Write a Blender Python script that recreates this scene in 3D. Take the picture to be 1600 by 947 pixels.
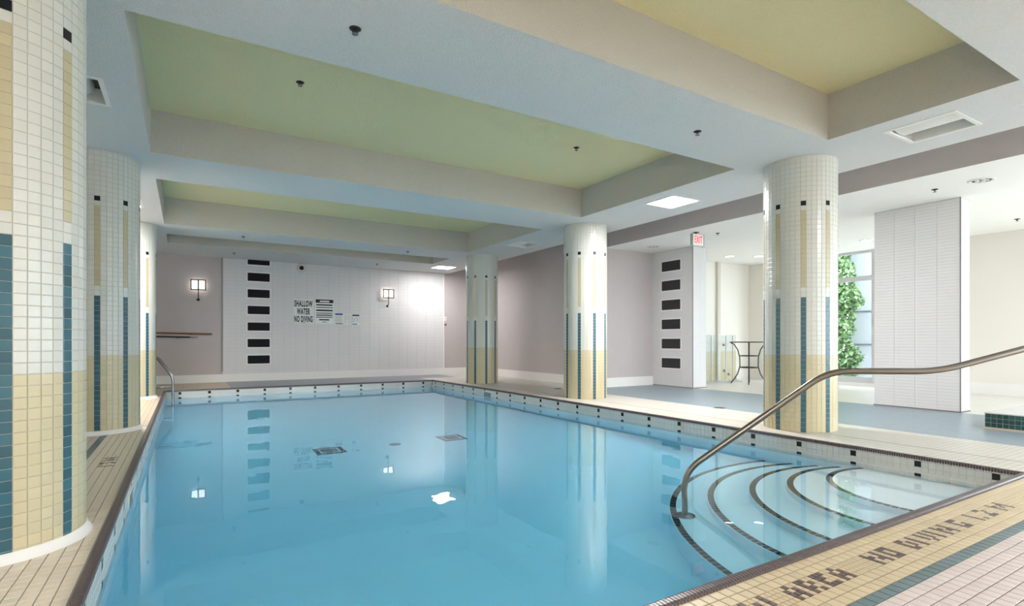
import bpy, bmesh, math, random
from mathutils import Vector, Matrix
random.seed(7)
for o in list(bpy.data.objects): bpy.data.objects.remove(o)
sc = bpy.context.scene
COL = sc.collection
PI = math.pi

# ------------------------------------------------------------------ camera
F, CX, CY, CAMH = 838.0, 800.0, 533.0, 1.1
YAW = math.atan2(509, 838)
cam_d = bpy.data.cameras.new('camera'); cam = bpy.data.objects.new('camera', cam_d); COL.objects.link(cam)
cam.location = (0, 0, CAMH); cam.rotation_euler = (PI/2, 0, -YAW)
cam_d.sensor_width = 36; cam_d.lens = F/1600*36; cam_d.shift_y = (CY-473.5)/1600
cam_d.clip_start = 0.05; cam_d.clip_end = 200
sc.camera = cam

# ------------------------------------------------------------------ world, exposure
w = bpy.data.worlds.new('world'); sc.world = w; w.use_nodes = True
bg = w.node_tree.nodes['Background']
bg.inputs[0].default_value = (0.80, 0.90, 1.0, 1); bg.inputs[1].default_value = 5.4
vs = sc.view_settings
vs.view_transform = 'Standard'; vs.look = 'None'; vs.gamma = 1; vs.use_curve_mapping = False
vs.exposure = 0.92
LAMP = 8.0           # radiance of a lit ceiling panel's diffuser
LAMPW = 98.0         # power of the lamp inside it
SCONCE = 1.3
DOWN = 5.0

sc.cycles.diffuse_bounces = 6; sc.cycles.caustics_refractive = True; sc.cycles.sample_clamp_indirect = 0   # light must reach the pool floor through the water
# window portals (daylight enters the far glazing)
def portal(x, y0, y1, z0, z1):
    l = bpy.data.lights.new('window_daylight', 'AREA'); l.shape = 'RECTANGLE'; l.size = z1-z0; l.size_y = y1-y0
    o = bpy.data.objects.new('window_daylight', l); COL.objects.link(o)
    o.location = (x, (y0+y1)/2, (z0+z1)/2); o.rotation_euler = (0, PI/2, 0)
    l.cycles.is_portal = True
portal(14.0, 4.95, 8.95, .1, 3.3)
portal(14.0, -3.4, 2.2, .1, 3.3)  # portal of the added, unseen window
def portal_near(x0, x1, z0, z1):
    l = bpy.data.lights.new('window_daylight', 'AREA'); l.shape = 'RECTANGLE'; l.size = x1-x0; l.size_y = z1-z0
    o = bpy.data.objects.new('window_daylight', l); COL.objects.link(o)
    o.location = ((x0+x1)/2, -3.9, (z0+z1)/2); o.rotation_euler = (PI/2, 0, 0)
    l.cycles.is_portal = True
portal_near(5.0, 7.2, .1, 3.25)
portal_near(8.7, 13.8, .1, 3.25)

# ------------------------------------------------------------------ materials
def lin(c):
    return tuple(((v/255)/12.92 if v/255 <= .04045 else ((v/255+.055)/1.055)**2.4) for v in c)
MATS = {}
def mat(name, rgb, rough=.6, metal=0., spec=.5, bump=0., bscale=200., vary=0., vscale=6., emit=None, estr=0., randv=0.):
    if name in MATS: return MATS[name]
    m = bpy.data.materials.new(name); m.use_nodes = True; nt = m.node_tree; N = nt.nodes; L = nt.links
    b = N['Principled BSDF']; c = (*lin(rgb), 1)
    b.inputs['Base Color'].default_value = c; b.inputs['Roughness'].default_value = rough
    b.inputs['Metallic'].default_value = metal; b.inputs['Specular IOR Level'].default_value = spec
    tc = N.new('ShaderNodeTexCoord')
    src = None
    if vary or randv:
        hsv = N.new('ShaderNodeHueSaturation'); hsv.inputs['Color'].default_value = c
        if vary:
            n = N.new('ShaderNodeTexNoise'); n.inputs['Scale'].default_value = vscale; n.inputs['Detail'].default_value = 5
            L.new(tc.outputs['Object'], n.inputs['Vector']); val = n.outputs['Fac']; amp = vary
        else:
            oi = N.new('ShaderNodeObjectInfo'); val = oi.outputs['Random']; amp = randv
        mr = N.new('ShaderNodeMapRange'); mr.inputs['To Min'].default_value = 1-amp; mr.inputs['To Max'].default_value = 1+amp
        L.new(val, mr.inputs['Value']); L.new(mr.outputs[0], hsv.inputs['Value'])
        L.new(hsv.outputs[0], b.inputs['Base Color'])
    if bump:
        n = N.new('ShaderNodeTexNoise'); n.inputs['Scale'].default_value = bscale; n.inputs['Detail'].default_value = 3
        L.new(tc.outputs['Object'], n.inputs['Vector'])
        bp = N.new('ShaderNodeBump'); bp.inputs['Strength'].default_value = bump; bp.inputs['Distance'].default_value = .01
        L.new(n.outputs['Fac'], bp.inputs['Height']); L.new(bp.outputs[0], b.inputs['Normal'])
    if emit:
        b.inputs['Emission Color'].default_value = (*emit, 1); b.inputs['Emission Strength'].default_value = estr
    MATS[name] = m; return m

def tilemat(name, c1, c2, grout, w, h, ax='xy', rough=.35, off=(0, 0), stagger=0., mortar=.0035, bump=.25):
    """far tiled surface: colour and joints from a brick grid in world metres"""
    m = bpy.data.materials.new(name); m.use_nodes = True; nt = m.node_tree; N = nt.nodes; L = nt.links
    b = N['Principled BSDF']; b.inputs['Roughness'].default_value = rough
    tc = N.new('ShaderNodeTexCoord'); sp = N.new('ShaderNodeSeparateXYZ'); cb = N.new('ShaderNodeCombineXYZ')
    L.new(tc.outputs['Object'], sp.inputs[0])
    for i, a in enumerate(ax):
        ad = N.new('ShaderNodeMath'); ad.operation = 'ADD'; ad.inputs[1].default_value = 40*(w if i == 0 else h)*10 - off[i]
        L.new(sp.outputs['xyz'.index(a)], ad.inputs[0]); L.new(ad.outputs[0], cb.inputs[i])
    br = N.new('ShaderNodeTexBrick'); br.offset = stagger; br.squash = 1
    br.inputs['Color1'].default_value = (*lin(c1), 1); br.inputs['Color2'].default_value = (*lin(c2), 1); br.inputs['Mortar'].default_value = (*lin(grout), 1)
    br.inputs['Scale'].default_value = 1; br.inputs['Mortar Size'].default_value = mortar; br.inputs['Mortar Smooth'].default_value = .2
    br.inputs['Brick Width'].default_value = w; br.inputs['Row Height'].default_value = h; br.inputs['Bias'].default_value = 0
    L.new(cb.outputs[0], br.inputs['Vector']); L.new(br.outputs['Color'], b.inputs['Base Color'])
    bp = N.new('ShaderNodeBump'); bp.inputs['Strength'].default_value = bump; bp.inputs['Distance'].default_value = .004; bp.invert = True
    L.new(br.outputs['Fac'], bp.inputs['Height']); L.new(bp.outputs[0], b.inputs['Normal'])
    return m

M_stucco = mat('grey_stucco', (214, 213, 213), .9, bump=.8, bscale=70, vary=.12, vscale=75)
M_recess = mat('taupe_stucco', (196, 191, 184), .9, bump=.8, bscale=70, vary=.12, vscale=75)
M_olive = mat('olive_stucco', (224, 213, 170), .9, bump=.7, bscale=70, vary=.10, vscale=75)
M_white_ceiling = mat('white_ceiling_paint', (246, 243, 238), .9, bump=.15, bscale=120)
M_taupe = mat('taupe_wall_paint', (190, 181, 180), .8, bump=.3, bscale=140, vary=.04)
M_white = mat('white_paint', (232, 229, 226), .55)
M_cream = mat('cream_wall_paint', (228, 223, 214), .8, bump=.1, bscale=140)
M_grout = mat('light_grout', (196, 192, 182), .9)
M_dgrout = mat('dark_grout', (92, 80, 70), .9)
M_ctile = mat('ivory_glazed_tile', (210, 208, 200), .25, randv=.03)
M_cyel = mat('sand_glazed_tile', (203, 190, 156), .25, randv=.04)
M_cbei = mat('pale_tan_glazed_tile', (190, 178, 146), .25, randv=.04)
M_cblu = mat('teal_glazed_tile', (60, 100, 113), .2, randv=.18)
M_cblk = mat('black_glazed_tile', (26, 26, 32), .2, randv=.1)
M_dbeige = mat('beige_deck_tile', (196, 178, 146), .4, randv=.06)
M_dbrown = mat('brown_letter_tile', (92, 74, 72), .4, randv=.15)
M_dteal = mat('slate_teal_deck_tile', (92, 112, 116), .35, randv=.12)
M_dpink = mat('pale_pink_deck_tile', (202, 189, 185), .4, randv=.04)
M_left = mat('buff_deck_tile', (222, 211, 194), .4, randv=.05)
M_coping = mat('dark_brown_coping_tile', (84, 72, 74), .3, vary=.25, vscale=60)
M_ptile = mat('pool_wall_ivory_tile', (212, 210, 204), .2, randv=.03)
M_plaster = mat('pool_plaster', (238, 244, 246), .6, vary=.02, vscale=2)
M_green = mat('dark_green_tile', (38, 74, 74), .12, randv=.3)
M_steel = mat('brushed_steel', (140, 132, 124), .28, 1.0)
M_chrome = mat('polished_chrome', (150, 152, 156), .18, 1.0)
M_black = mat('black_metal', (22, 22, 24), .45)
M_dark = mat('dark_bronze', (48, 42, 40), .4, .5)
M_blackpanel = mat('black_wall_tile', (26, 25, 30), .7, spec=.2, vary=.1)
M_charcoal = mat('charcoal_wall_tile', (52, 50, 52), .7, spec=.3, vary=.15, vscale=30)
M_wtile = mat('white_wall_tile', (216, 214, 214), .5, vary=.03, vscale=3)
M_wood = mat('brown_wood', (120, 78, 50), .5, vary=.2, vscale=30)
M_signw = mat('white_sign_board', (226, 228, 224), .5)
M_ink = mat('black_ink', (28, 28, 28), .6)
M_inkb = mat('blue_ink', (66, 74, 150), .6)
M_inkg = mat('grey_ink', (120, 122, 126), .6)
M_red = mat('red_sign_letters', (205, 40, 50), .5, emit=lin((225, 50, 55)), estr=.6)
M_reflector = mat('white_reflector', (238, 238, 236), .35)
M_lit = mat('lit_diffuser', (255, 255, 255), .5, emit=(1, .99, .98), estr=LAMP)
M_sconce = mat('lit_sconce_glass', (255, 252, 245), .5, emit=(1, .93, .82), estr=SCONCE)
M_downlit = mat('lit_downlight', (255, 252, 245), .5, emit=(1, .94, .85), estr=DOWN)
M_alu = mat('window_aluminium', (206, 206, 206), .4, .3)
M_leaf = mat('ivy_leaf', (88, 120, 70), .5, vary=.35, vscale=5)
M_leaf2 = mat('pale_ivy_leaf', (136, 164, 112), .5, vary=.3, vscale=5)
M_bark = mat('bark', (92, 78, 64), .9)
M_render = mat('pale_render', (186, 188, 196), .8)
M_ground = mat('pale_paving', (190, 188, 182), .9, vary=.1)
M_greytop = mat('grey_stone_top', (196, 194, 192), .5, vary=.04)
M_drain = mat('dark_drain_grate', (46, 56, 60), .6)
M_drainf = mat('pale_drain_frame', (214, 222, 222), .5)
M_signg = mat('grey_sign_housing', (150, 154, 150), .5)

def glassmat(name, tint=(1, 1, 1)):
    m = bpy.data.materials.new(name); m.use_nodes = True; nt = m.node_tree; N = nt.nodes; L = nt.links
    N.remove(N['Principled BSDF']); out = N['Material Output']
    t = N.new('ShaderNodeBsdfTransparent'); t.inputs[0].default_value = (*tint, 1)
    g = N.new('ShaderNodeBsdfGlossy'); g.inputs['Roughness'].default_value = .02
    lw = N.new('ShaderNodeLayerWeight'); lw.inputs[0].default_value = .5
    pw_ = N.new('ShaderNodeMath'); pw_.operation = 'POWER'; pw_.inputs[1].default_value = 4; L.new(lw.outputs['Facing'], pw_.inputs[0])
    f = N.new('ShaderNodeMath'); f.operation = 'MULTIPLY_ADD'; f.inputs[1].default_value = .8; f.inputs[2].default_value = .03; L.new(pw_.outputs[0], f.inputs[0])
    mx = N.new('ShaderNodeMixShader'); L.new(f.outputs[0], mx.inputs[0]); L.new(t.outputs[0], mx.inputs[1]); L.new(g.outputs[0], mx.inputs[2])
    L.new(mx.outputs[0], out.inputs[0]); return m
M_glass = glassmat('clear_glass', (.96, .98, .97))

def watermat():
    m = bpy.data.materials.new('pool_water'); m.use_nodes = True; nt = m.node_tree; N = nt.nodes; L = nt.links
    N.remove(N['Principled BSDF']); out = N['Material Output']
    g = N.new('ShaderNodeBsdfGlass'); g.inputs['Roughness'].default_value = 0; g.inputs['IOR'].default_value = 1.333
    tc = N.new('ShaderNodeTexCoord')
    n = N.new('ShaderNodeTexNoise'); n.inputs['Scale'].default_value = 2.2; n.inputs['Detail'].default_value = 2
    L.new(tc.outputs['Object'], n.inputs['Vector'])
    bp = N.new('ShaderNodeBump'); bp.inputs['Strength'].default_value = .05; bp.inputs['Distance'].default_value = .03
    L.new(n.outputs['Fac'], bp.inputs['Height']); L.new(bp.outputs[0], g.inputs['Normal'])
    L.new(g.outputs[0], out.inputs['Surface'])
    v = N.new('ShaderNodeVolumeAbsorption'); v.inputs['Color'].default_value = (.1, .81, .985, 1); v.inputs['Density'].default_value = .52
    L.new(v.outputs[0], out.inputs['Volume'])
    return m
M_water = watermat()

# ------------------------------------------------------------------ helpers
def wloc(p):
    v = Vector((0, 0, 0))
    while p is not None: v = v + Vector(p.location); p = p.parent
    return v
def tag(o, label=None, cat=None, group=None, kind=None):
    if label: o['label'] = label
    if cat: o['category'] = cat
    if group: o['group'] = group
    if kind: o['kind'] = kind
    return o
def thing(name, label, cat, loc=(0, 0, 0), group=None):
    o = bpy.data.objects.new(name, None); COL.objects.link(o); o.location = loc; o.empty_display_size = .1
    return tag(o, label, cat, group)
class MB:
    """collects shapes in world coordinates; build() links them as one mesh object"""
    def __init__(s): s.v = []; s.f = []; s.m = []; s.sm = []
    def add(s, vs_, fs, mi=0, smooth=False):
        k = len(s.v); s.v += [tuple(p) for p in vs_]
        for f in fs: s.f.append([i+k for i in f]); s.m.append(mi); s.sm.append(smooth)
        return s
    def box(s, a, b, mi=0):
        (x0, y0, z0), (x1, y1, z1) = a, b
        return s.add([(x0, y0, z0), (x1, y0, z0), (x1, y1, z0), (x0, y1, z0), (x0, y0, z1), (x1, y0, z1), (x1, y1, z1), (x0, y1, z1)],
                     [(0, 3, 2, 1), (4, 5, 6, 7), (0, 1, 5, 4), (1, 2, 6, 5), (2, 3, 7, 6), (3, 0, 4, 7)], mi)
    def obox(s, c, ux, uy, uz, hx, hy, hz, mi=0):
        c = Vector(c); P = []
        for z in (-1, 1):
            for x, y in ((-1, -1), (1, -1), (1, 1), (-1, 1)): P.append(c+ux*(x*hx)+uy*(y*hy)+uz*(z*hz))
        return s.add(P, [(0, 3, 2, 1), (4, 5, 6, 7), (0, 1, 5, 4), (1, 2, 6, 5), (2, 3, 7, 6), (3, 0, 4, 7)], mi)
    def tile(s, c, ux, uy, n, hx, hy, t, mi=0, bev=.0022):
        """a tile: bevelled slab standing t proud of the plane through c"""
        c = Vector(c); P = []
        for (dx, dy, dz) in ((hx, hy, -.002), (hx, hy, t-bev*.6), (hx-bev, hy-bev, t)):
            for x, y in ((-1, -1), (1, -1), (1, 1), (-1, 1)): P.append(c+ux*(x*dx)+uy*(y*dy)+n*dz)
        fs = [(8, 9, 10, 11)]
        for r in (0, 4):
            for i in range(4): j = (i+1) % 4; fs.append((r+i, r+j, r+4+j, r+4+i))
        return s.add(P, fs, mi)
    def lathe(s, c, prof, n=24, mi=0, axis='z', smooth=True, a0=0, a1=2*PI):
        c = Vector(c); P = []; full = abs(a1-a0-2*PI) < 1e-6; m = n if full else n+1
        for (r, z) in prof:
            for i in range(m):
                a = a0+(a1-a0)*i/n; q = (r*math.cos(a), r*math.sin(a), z)
                if axis == 'y': q = (q[0], q[2], q[1])
                if axis == 'x': q = (q[2], q[0], q[1])
                P.append(c+Vector(q))
        fs = []
        for k in range(len(prof)-1):
            for i in range(n):
                j = (i+1) % m; fs.append((k*m+i, k*m+j, (k+1)*m+j, (k+1)*m+i))
        return s.add(P, fs, mi, smooth)
    def cyl(s, a, b, r, n=16, mi=0, caps=True):
        return s.tube([a, b], r, n, mi, caps)
    def tube(s, pts, r, n=12, mi=0, caps=True):
        pts = [Vector(p) for p in pts]; rings = []
        d0 = (pts[1]-pts[0]).normalized(); up = Vector((0, 0, 1)) if abs(d0.z) < .95 else Vector((1, 0, 0))
        side = d0.cross(up).normalized()
        for i, p in enumerate(pts):
            if i == 0: d = pts[1]-pts[0]
            elif i == len(pts)-1: d = pts[-1]-pts[-2]
            else: d = (pts[i+1]-pts[i]).normalized()+(pts[i]-pts[i-1]).normalized()
            d = d.normalized(); side = (side-d*side.dot(d)).normalized(); o2 = d.cross(side)
            rr = r[i] if isinstance(r, (list, tuple)) else r
            rings.append([p+side*(math.cos(2*PI*k/n)*rr)+o2*(math.sin(2*PI*k/n)*rr) for k in range(n)])
        P = [q for R in rings for q in R]; fs = []
        for i in range(len(pts)-1):
            for k in range(n): j = (k+1) % n; fs.append((i*n+k, i*n+j, (i+1)*n+j, (i+1)*n+k))
        s.add(P, fs, mi, True)
        if caps: s.add(rings[0], [tuple(range(n))[::-1]], mi); s.add(rings[-1], [tuple(range(n))], mi)
        return s
    def build(s, name, mats, parent=None, origin=None):
        o0 = wloc(parent) if parent is not None else Vector(origin or (0, 0, 0))
        me = bpy.data.meshes.new(name)
        me.from_pydata([(p[0]-o0.x, p[1]-o0.y, p[2]-o0.z) for p in s.v], [], s.f)
        if not isinstance(mats, (list, tuple)): mats = [mats]
        for m in mats: me.materials.append(m)
        me.polygons.foreach_set('material_index', s.m); me.polygons.foreach_set('use_smooth', s.sm); me.update()
        o = bpy.data.objects.new(name, me); COL.objects.link(o)
        if parent is not None: o.parent = parent
        else: o.location = o0
        return o
def bent(pts, rad, seg=7):
    """round the corners of a polyline"""
    pts = [Vector(p) for p in pts]; out = [pts[0]]
    for i in range(1, len(pts)-1):
        a, b, c = pts[i-1], pts[i], pts[i+1]; d1 = (a-b).normalized(); d2 = (c-b).normalized()
        r = min(rad, (a-b).length*.45, (c-b).length*.45); p, q = b+d1*r, b+d2*r
        for k in range(seg+1):
            t = k/seg; out.append(p*(1-t)**2+b*(2*t*(1-t))+q*t*t)
    out.append(pts[-1]); return out
def struct(mb, name, mats, parent=None):
    o = mb.build(name, mats, parent)
    if parent is None: o['kind'] = 'structure'
    return o
def project(p):
    d = p.x*math.sin(YAW)+p.y*math.cos(YAW); l = p.x*math.cos(YAW)-p.y*math.sin(YAW)
    if d < .2: return None
    return (CX+F*l/d, CY-F*(p.z-CAMH)/d, d)
CAMP = Vector((0, 0, CAMH))
TILEMESH = {}
def tile_field(parent, tiles, mats, thick, name='tile', limit=300, minpx=8.5, restname='small_tiles', hidden=None):
    """tiles: (centre, ux, uy, n, hx, hy, mi). The ones that show largest become objects of their own, the rest one joined mesh."""
    base = wloc(parent); sc_ = []
    for i, (c, ux, uy, n, hx, hy, mi) in enumerate(tiles):
        pr = project(c); ok = False
        if pr and -12 < pr[0] < 1612 and -12 < pr[1] < 959 and n.dot(CAMP-c) > .05*(CAMP-c).length and not (hidden and hidden(pr)):
            a = project(c-ux*hx); b = project(c+ux*hx); e = project(c-uy*hy); f = project(c+uy*hy)
            if a and b and e and f:
                wpx = math.hypot(a[0]-b[0], a[1]-b[1]); hpx = math.hypot(e[0]-f[0], e[1]-f[1])
                ok = max(wpx, hpx) >= minpx; sc_.append((wpx*hpx, i)) if ok else None
    sc_.sort(reverse=True); single = set(i for _, i in sc_[:limit])
    rest = MB()
    for i, (c, ux, uy, n, hx, hy, mi) in enumerate(tiles):
        if i in single:
            key = (round(hx, 4), round(hy, 4), mats[mi].name, thick)
            if key not in TILEMESH:
                t = MB().tile((0, 0, 0), Vector((1, 0, 0)), Vector((0, 1, 0)), Vector((0, 0, 1)), hx, hy, thick)
                me = bpy.data.meshes.new(name); me.from_pydata(t.v, [], t.f); me.materials.append(mats[mi]); TILEMESH[key] = me
            o = bpy.data.objects.new(name, TILEMESH[key]); COL.objects.link(o); o.parent = parent
            R = Matrix((ux, uy, n)).transposed().to_4x4(); R.translation = c-base; o.matrix_local = R
        else: rest.tile(c, ux, uy, n, hx, hy, thick, mi)
    if rest.v:
        r = rest.build(restname, mats, parent); r['kind'] = 'stuff'
VX, VY, VZ = Vector((1, 0, 0)), Vector((0, 1, 0)), Vector((0, 0, 1))

def text_mesh(txt, size, name, m, parent, origin, right, up, sx=1., offset=0., depth=.003, align='CENTER', spacing=1.):
    cu = bpy.data.curves.new(name, 'FONT'); cu.body = txt; cu.size = size; cu.align_x = align; cu.align_y = 'CENTER'
    cu.offset = offset; cu.extrude = depth; cu.resolution_u = 3; cu.space_character = spacing
    t = bpy.data.objects.new(name+'_curve', cu); COL.objects.link(t)
    dg = bpy.context.evaluated_depsgraph_get(); me = bpy.data.meshes.new_from_object(t.evaluated_get(dg))
    bpy.data.objects.remove(t); bpy.data.curves.remove(cu)
    right, up = Vector(right), Vector(up); nrm = right.cross(up)
    R = Matrix((right*sx, up, nrm)).transposed().to_4x4(); R.translation = Vector(origin)-wloc(parent)
    me.transform(R); me.materials.clear(); me.materials.append(m)
    o = bpy.data.objects.new(name, me); COL.objects.link(o); o.parent = parent; return o

# ================================================================== structure
ZS, ZT, ZR = 3.34, 3.85, 3.31          # soffit, recess top, right hall ceiling
XL, XR, XT = -2.3, 8.45, 14.1          # left wall, right wall / bulkhead, far window wall
YB, YN = 16.35, -4.0                   # back wall, wall behind
PX0, PX1, PY0, PY1 = -.375, 5.89, 1.60, 13.95   # pool
WATER, PFLOOR = -.165, -1.22

# --- ceiling over the pool, with recesses and light openings
RECESS = [(-.36, 6.11, 1.67, 3.28), (-.36, 6.11, 4.46, 7.66), (-.36, 6.11, 8.87, 12.18), (-.36, 6.11, 13.33, 14.5)]
LIGHTS = [(6.70, 2.53), (6.70, 6.05), (6.70, 10.52), (6.70, 15.05), (-.93, 2.1), (-.93, 6.05), (-.93, 10.6), (-.93, 15.05), (6.70, -1.4), (-.93, -1.4)]
LITSET = {(6.70, 6.05), (6.70, 15.05), (-.93, 10.6), (-.93, -1.4), (6.70, -1.4)}
HL = .31
holes = list(RECESS)+[(x-HL, x+HL, y-HL, y+HL) for x, y in LIGHTS]+[(-9, -8, 0, 0)]
XS = 7.45
def soffit():
    xs = sorted({XL, XS}|{h[i] for h in holes for i in (0, 1) if XL < h[i] < XS}); ys = sorted({YN, YB}|{h[i] for h in holes for i in (2, 3) if YN < h[i] < YB})
    def inh(x, y): return any(h[0] < x < h[1] and h[2] < y < h[3] for h in holes)
    m = MB(); nx, ny = len(xs)-1, len(ys)-1
    solid = [[not inh((xs[i]+xs[i+1])/2, (ys[j]+ys[j+1])/2) for j in range(ny)] for i in range(nx)]
    for i in range(nx):
        for j in range(ny):
            if not solid[i][j]: continue
            x0, x1, y0, y1 = xs[i], xs[i+1], ys[j], ys[j+1]
            m.add([(x0, y0, ZS), (x0, y1, ZS), (x1, y1, ZS), (x1, y0, ZS)], [(0, 1, 2, 3)])
            for di, dj, e in ((-1, 0, ((x0, y0), (x0, y1))), (1, 0, ((x1, y1), (x1, y0))), (0, -1, ((x1, y0), (x0, y0))), (0, 1, ((x0, y1), (x1, y1)))):
                a, b = i+di, j+dj
                if not (0 <= a < nx and 0 <= b < ny) or not solid[a][b]:
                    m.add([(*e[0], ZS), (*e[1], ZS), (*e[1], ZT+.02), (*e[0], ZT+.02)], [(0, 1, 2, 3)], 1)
    return m
struct(soffit(), 'ceiling', [M_stucco, M_recess])
for i, (x0, x1, y0, y1) in enumerate(RECESS):
    struct(MB().box((x0-.02, y0-.02, ZT), (x1+.02, y1+.02, ZT+.1)), 'ceiling', M_olive)
struct(MB().box((XL-.2, YN-.2, ZT+.1), (XR+.02, YB+.2, ZT+.25)), 'ceiling', M_stucco)
struct(MB().box((XS, YN, ZT), (XR, YB, ZT+.1)), 'ceiling', M_stucco)          # top of the trough by the right wall
struct(MB().box((XR, YN, ZR), (XT+.25, 9.9, ZT+.1), 0), 'ceiling', M_white_ceiling)
struct(MB().box((XR-.012, YN, ZR-.002), (XR, 9.72, ZT)), 'wall_bulkhead', M_taupe)

# --- walls
struct(MB().box((XL-.2, YB, -.05), (XR+1.7, YB+.2, ZT+.1)), 'wall_back', M_taupe)
WB = bpy.data.objects['wall_back']
struct(MB().box((XR, 9.72, -.05), (10.06, YB, ZT+.1)), 'wall_right', M_taupe)
struct(MB().box((XL-.2, YN-.2, -.05), (XL, YB, ZT+.1)), 'wall_left', M_cream)
wn = MB(); NWIN = ((5.0, 7.2), (8.7, 13.8))
for x0, x1 in ((XL-.2, 5.0), (7.2, 8.7), (13.8, XT+.25)): wn.box((x0, YN-.2, -.05), (x1, YN, ZT+.1))
for x0, x1 in NWIN: wn.box((x0, YN-.2, -.05), (x1, YN, .06)); wn.box((x0, YN-.2, 3.28), (x1, YN, ZT+.1))
struct(wn, 'wall_near', M_cream)
struct(MB().box((10.0, 9.85, -.05), (XT+.25, 10.1, ZT+.1)), 'wall_hall', M_cream)
wf = MB()
for y0, y1 in ((YN, -3.5), (2.3, 4.85), (9.0, 9.9)): wf.box((XT, y0, -.05), (XT+.25, y1, ZT))
for y0, y1 in ((-3.5, 2.3), (4.85, 9.0)): wf.box((XT, y0, -.05), (XT+.25, y1, .06))
struct(wf, 'wall_far', M_cream)

# white ceramic field of the back wall: tiles as geometry
tl = []
pw, ph = .3055, .1008; nx, nz = 21, 33
for i in range(nx):
    for k in range(nz):
        x = .84+(i+.5)*pw; z = .005+(k+.5)*ph
        if 1.40 < x+.15 and x-.15 < 2.03: pass
        tl.append((Vector((x, YB, z)), VX, VZ, -VY, pw/2-.0015, ph/2-.0012, 0))
r_ = MB()
for (c, ux, uy, n, hx, hy, mi) in tl: r_.tile(c, ux, uy, n, hx, hy, .006, 0, bev=.001)
o = r_.build('small_tiles', [M_wtile], WB); o['kind'] = 'stuff'
for k in range(7):                                   # column of seven black panels with white surround
    z = .59+k*.4555
    if k == 6: z = .59+6*.4555-.03
    hz = .112 if k < 6 else .085
    p = MB().box((1.44, YB-.016, z-hz), (1.995, YB-.004, z+hz)).build('black_panel', M_blackpanel, WB)
    fr = MB(); e = .035
    for a, b in (((1.44-e, z-hz-e), (1.995+e, z-hz)), ((1.44-e, z+hz), (1.995+e, z+hz+e)), ((1.44-e, z-hz), (1.44, z+hz)), ((1.995, z-hz), (1.995+e, z+hz))):
        fr.box((a[0], YB-.012, a[1]), (b[0], YB-.003, b[1]))
    fr.build('panel_border', M_white, p)
# edge trims of the taupe fields
struct(MB().box((.80, YB-.014, .28), (.845, YB-.001, ZS)), 'trim_1', mat('grey_trim', (150, 144, 140), .6))
struct(MB().box((7.25, YB-.02, .2), (7.30, YB-.001, ZS)), 'trim_2', M_white)
# baseboards
def baseboard(name, a, b, h=.2, m=M_white):
    return struct(MB().box(a, (b[0], b[1], h)), name, m)
baseboard('baseboard_back', (XL, YB-.022, 0), (XR, YB-.0005, 0), .21)
baseboard('baseboard_right', (XR-.022, 9.70, 0), (XR-.0005, YB, 0), .22)
baseboard('baseboard_return', (XR-.022, 9.70, 0), (10.05, 9.7195, 0), .22)
baseboard('baseboard_far', (XT-.022, YN, 0), (XT-.0005, 4.85, 0), .24)
baseboard('baseboard_hall', (13.53, 9.825, 0), (XT, 9.8495, 0), .24)

# --- floors
TP = .0608
fm_beige = tilemat('far_beige_deck_tile', (222, 208, 184), (214, 200, 178), (150, 138, 120), TP, TP, off=(5.95, 1.55))
fm_white = tilemat('far_white_deck_tile', (210, 204, 194), (204, 198, 188), (160, 152, 142), TP, TP, off=(5.95, 1.55))
fm_blue = tilemat('far_blue_grey_tile', (136, 150, 158), (126, 142, 152), (120, 130, 136), TP, TP, off=(7.45, 1.55), rough=.36)
fm_hall = tilemat('far_hall_white_tile', (218, 212, 204), (214, 208, 200), (184, 178, 170), .2, .2, off=(10.15, 0), rough=.3)
fm_slate = tilemat('far_slate_tile', (124, 128, 140), (116, 120, 134), (96, 98, 106), TP, TP, off=(.9, 15), rough=.3)
fm_brown = tilemat('far_buff_tile', (206, 190, 166), (198, 182, 160), (150, 136, 118), TP, TP, off=(0, 0), rough=.35)
CW = .05                                             # coping width
def slab(x0, y0, x1, y1, m, z=0.):
    return struct(MB().box((x0, y0, -.12), (x1, y1, z)), 'floor', m)
NZ = -.003
slab(PX1+CW, PY0-CW, XS, 15.0, fm_white)                       # deck along the column row
MB().box((6.49, PY0, .0002), (6.50, 15.0, .0012)).build('expansion_joint', mat('grey_expansion_joint', (120, 112, 104), .9), bpy.data.objects['floor'])
slab(XS, YN, 10.15, 9.85, fm_blue)
slab(XS, 9.85, XR+.05, 15.0, fm_white)
slab(10.15, YN, XT, 9.9, fm_hall)
slab(.9, PY1+CW, PX1+CW, 15.0, fm_slate)
slab(.9, 15.0, 7.1, YB, fm_slate)
slab(7.1, 15.0, XR+.05, YB, fm_white)
slab(XL, 15.0, .9, YB, fm_brown)
slab(PX0-CW, PY1+CW, .9, 15.0, fm_brown)
slab(XL, 8.4, PX0-CW, 15.0, fm_brown)
left_floor = slab(XL, PY0-CW, PX0-CW, 8.4, mat('buff_grout', (150, 138, 122), .9), NZ)
near_floor = slab(.9, .35, XS, PY0-CW, M_dgrout, NZ)
slab(XL, YN, .9, PY0-CW, fm_beige)
slab(.9, YN, XS, .35, fm_beige)

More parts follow.
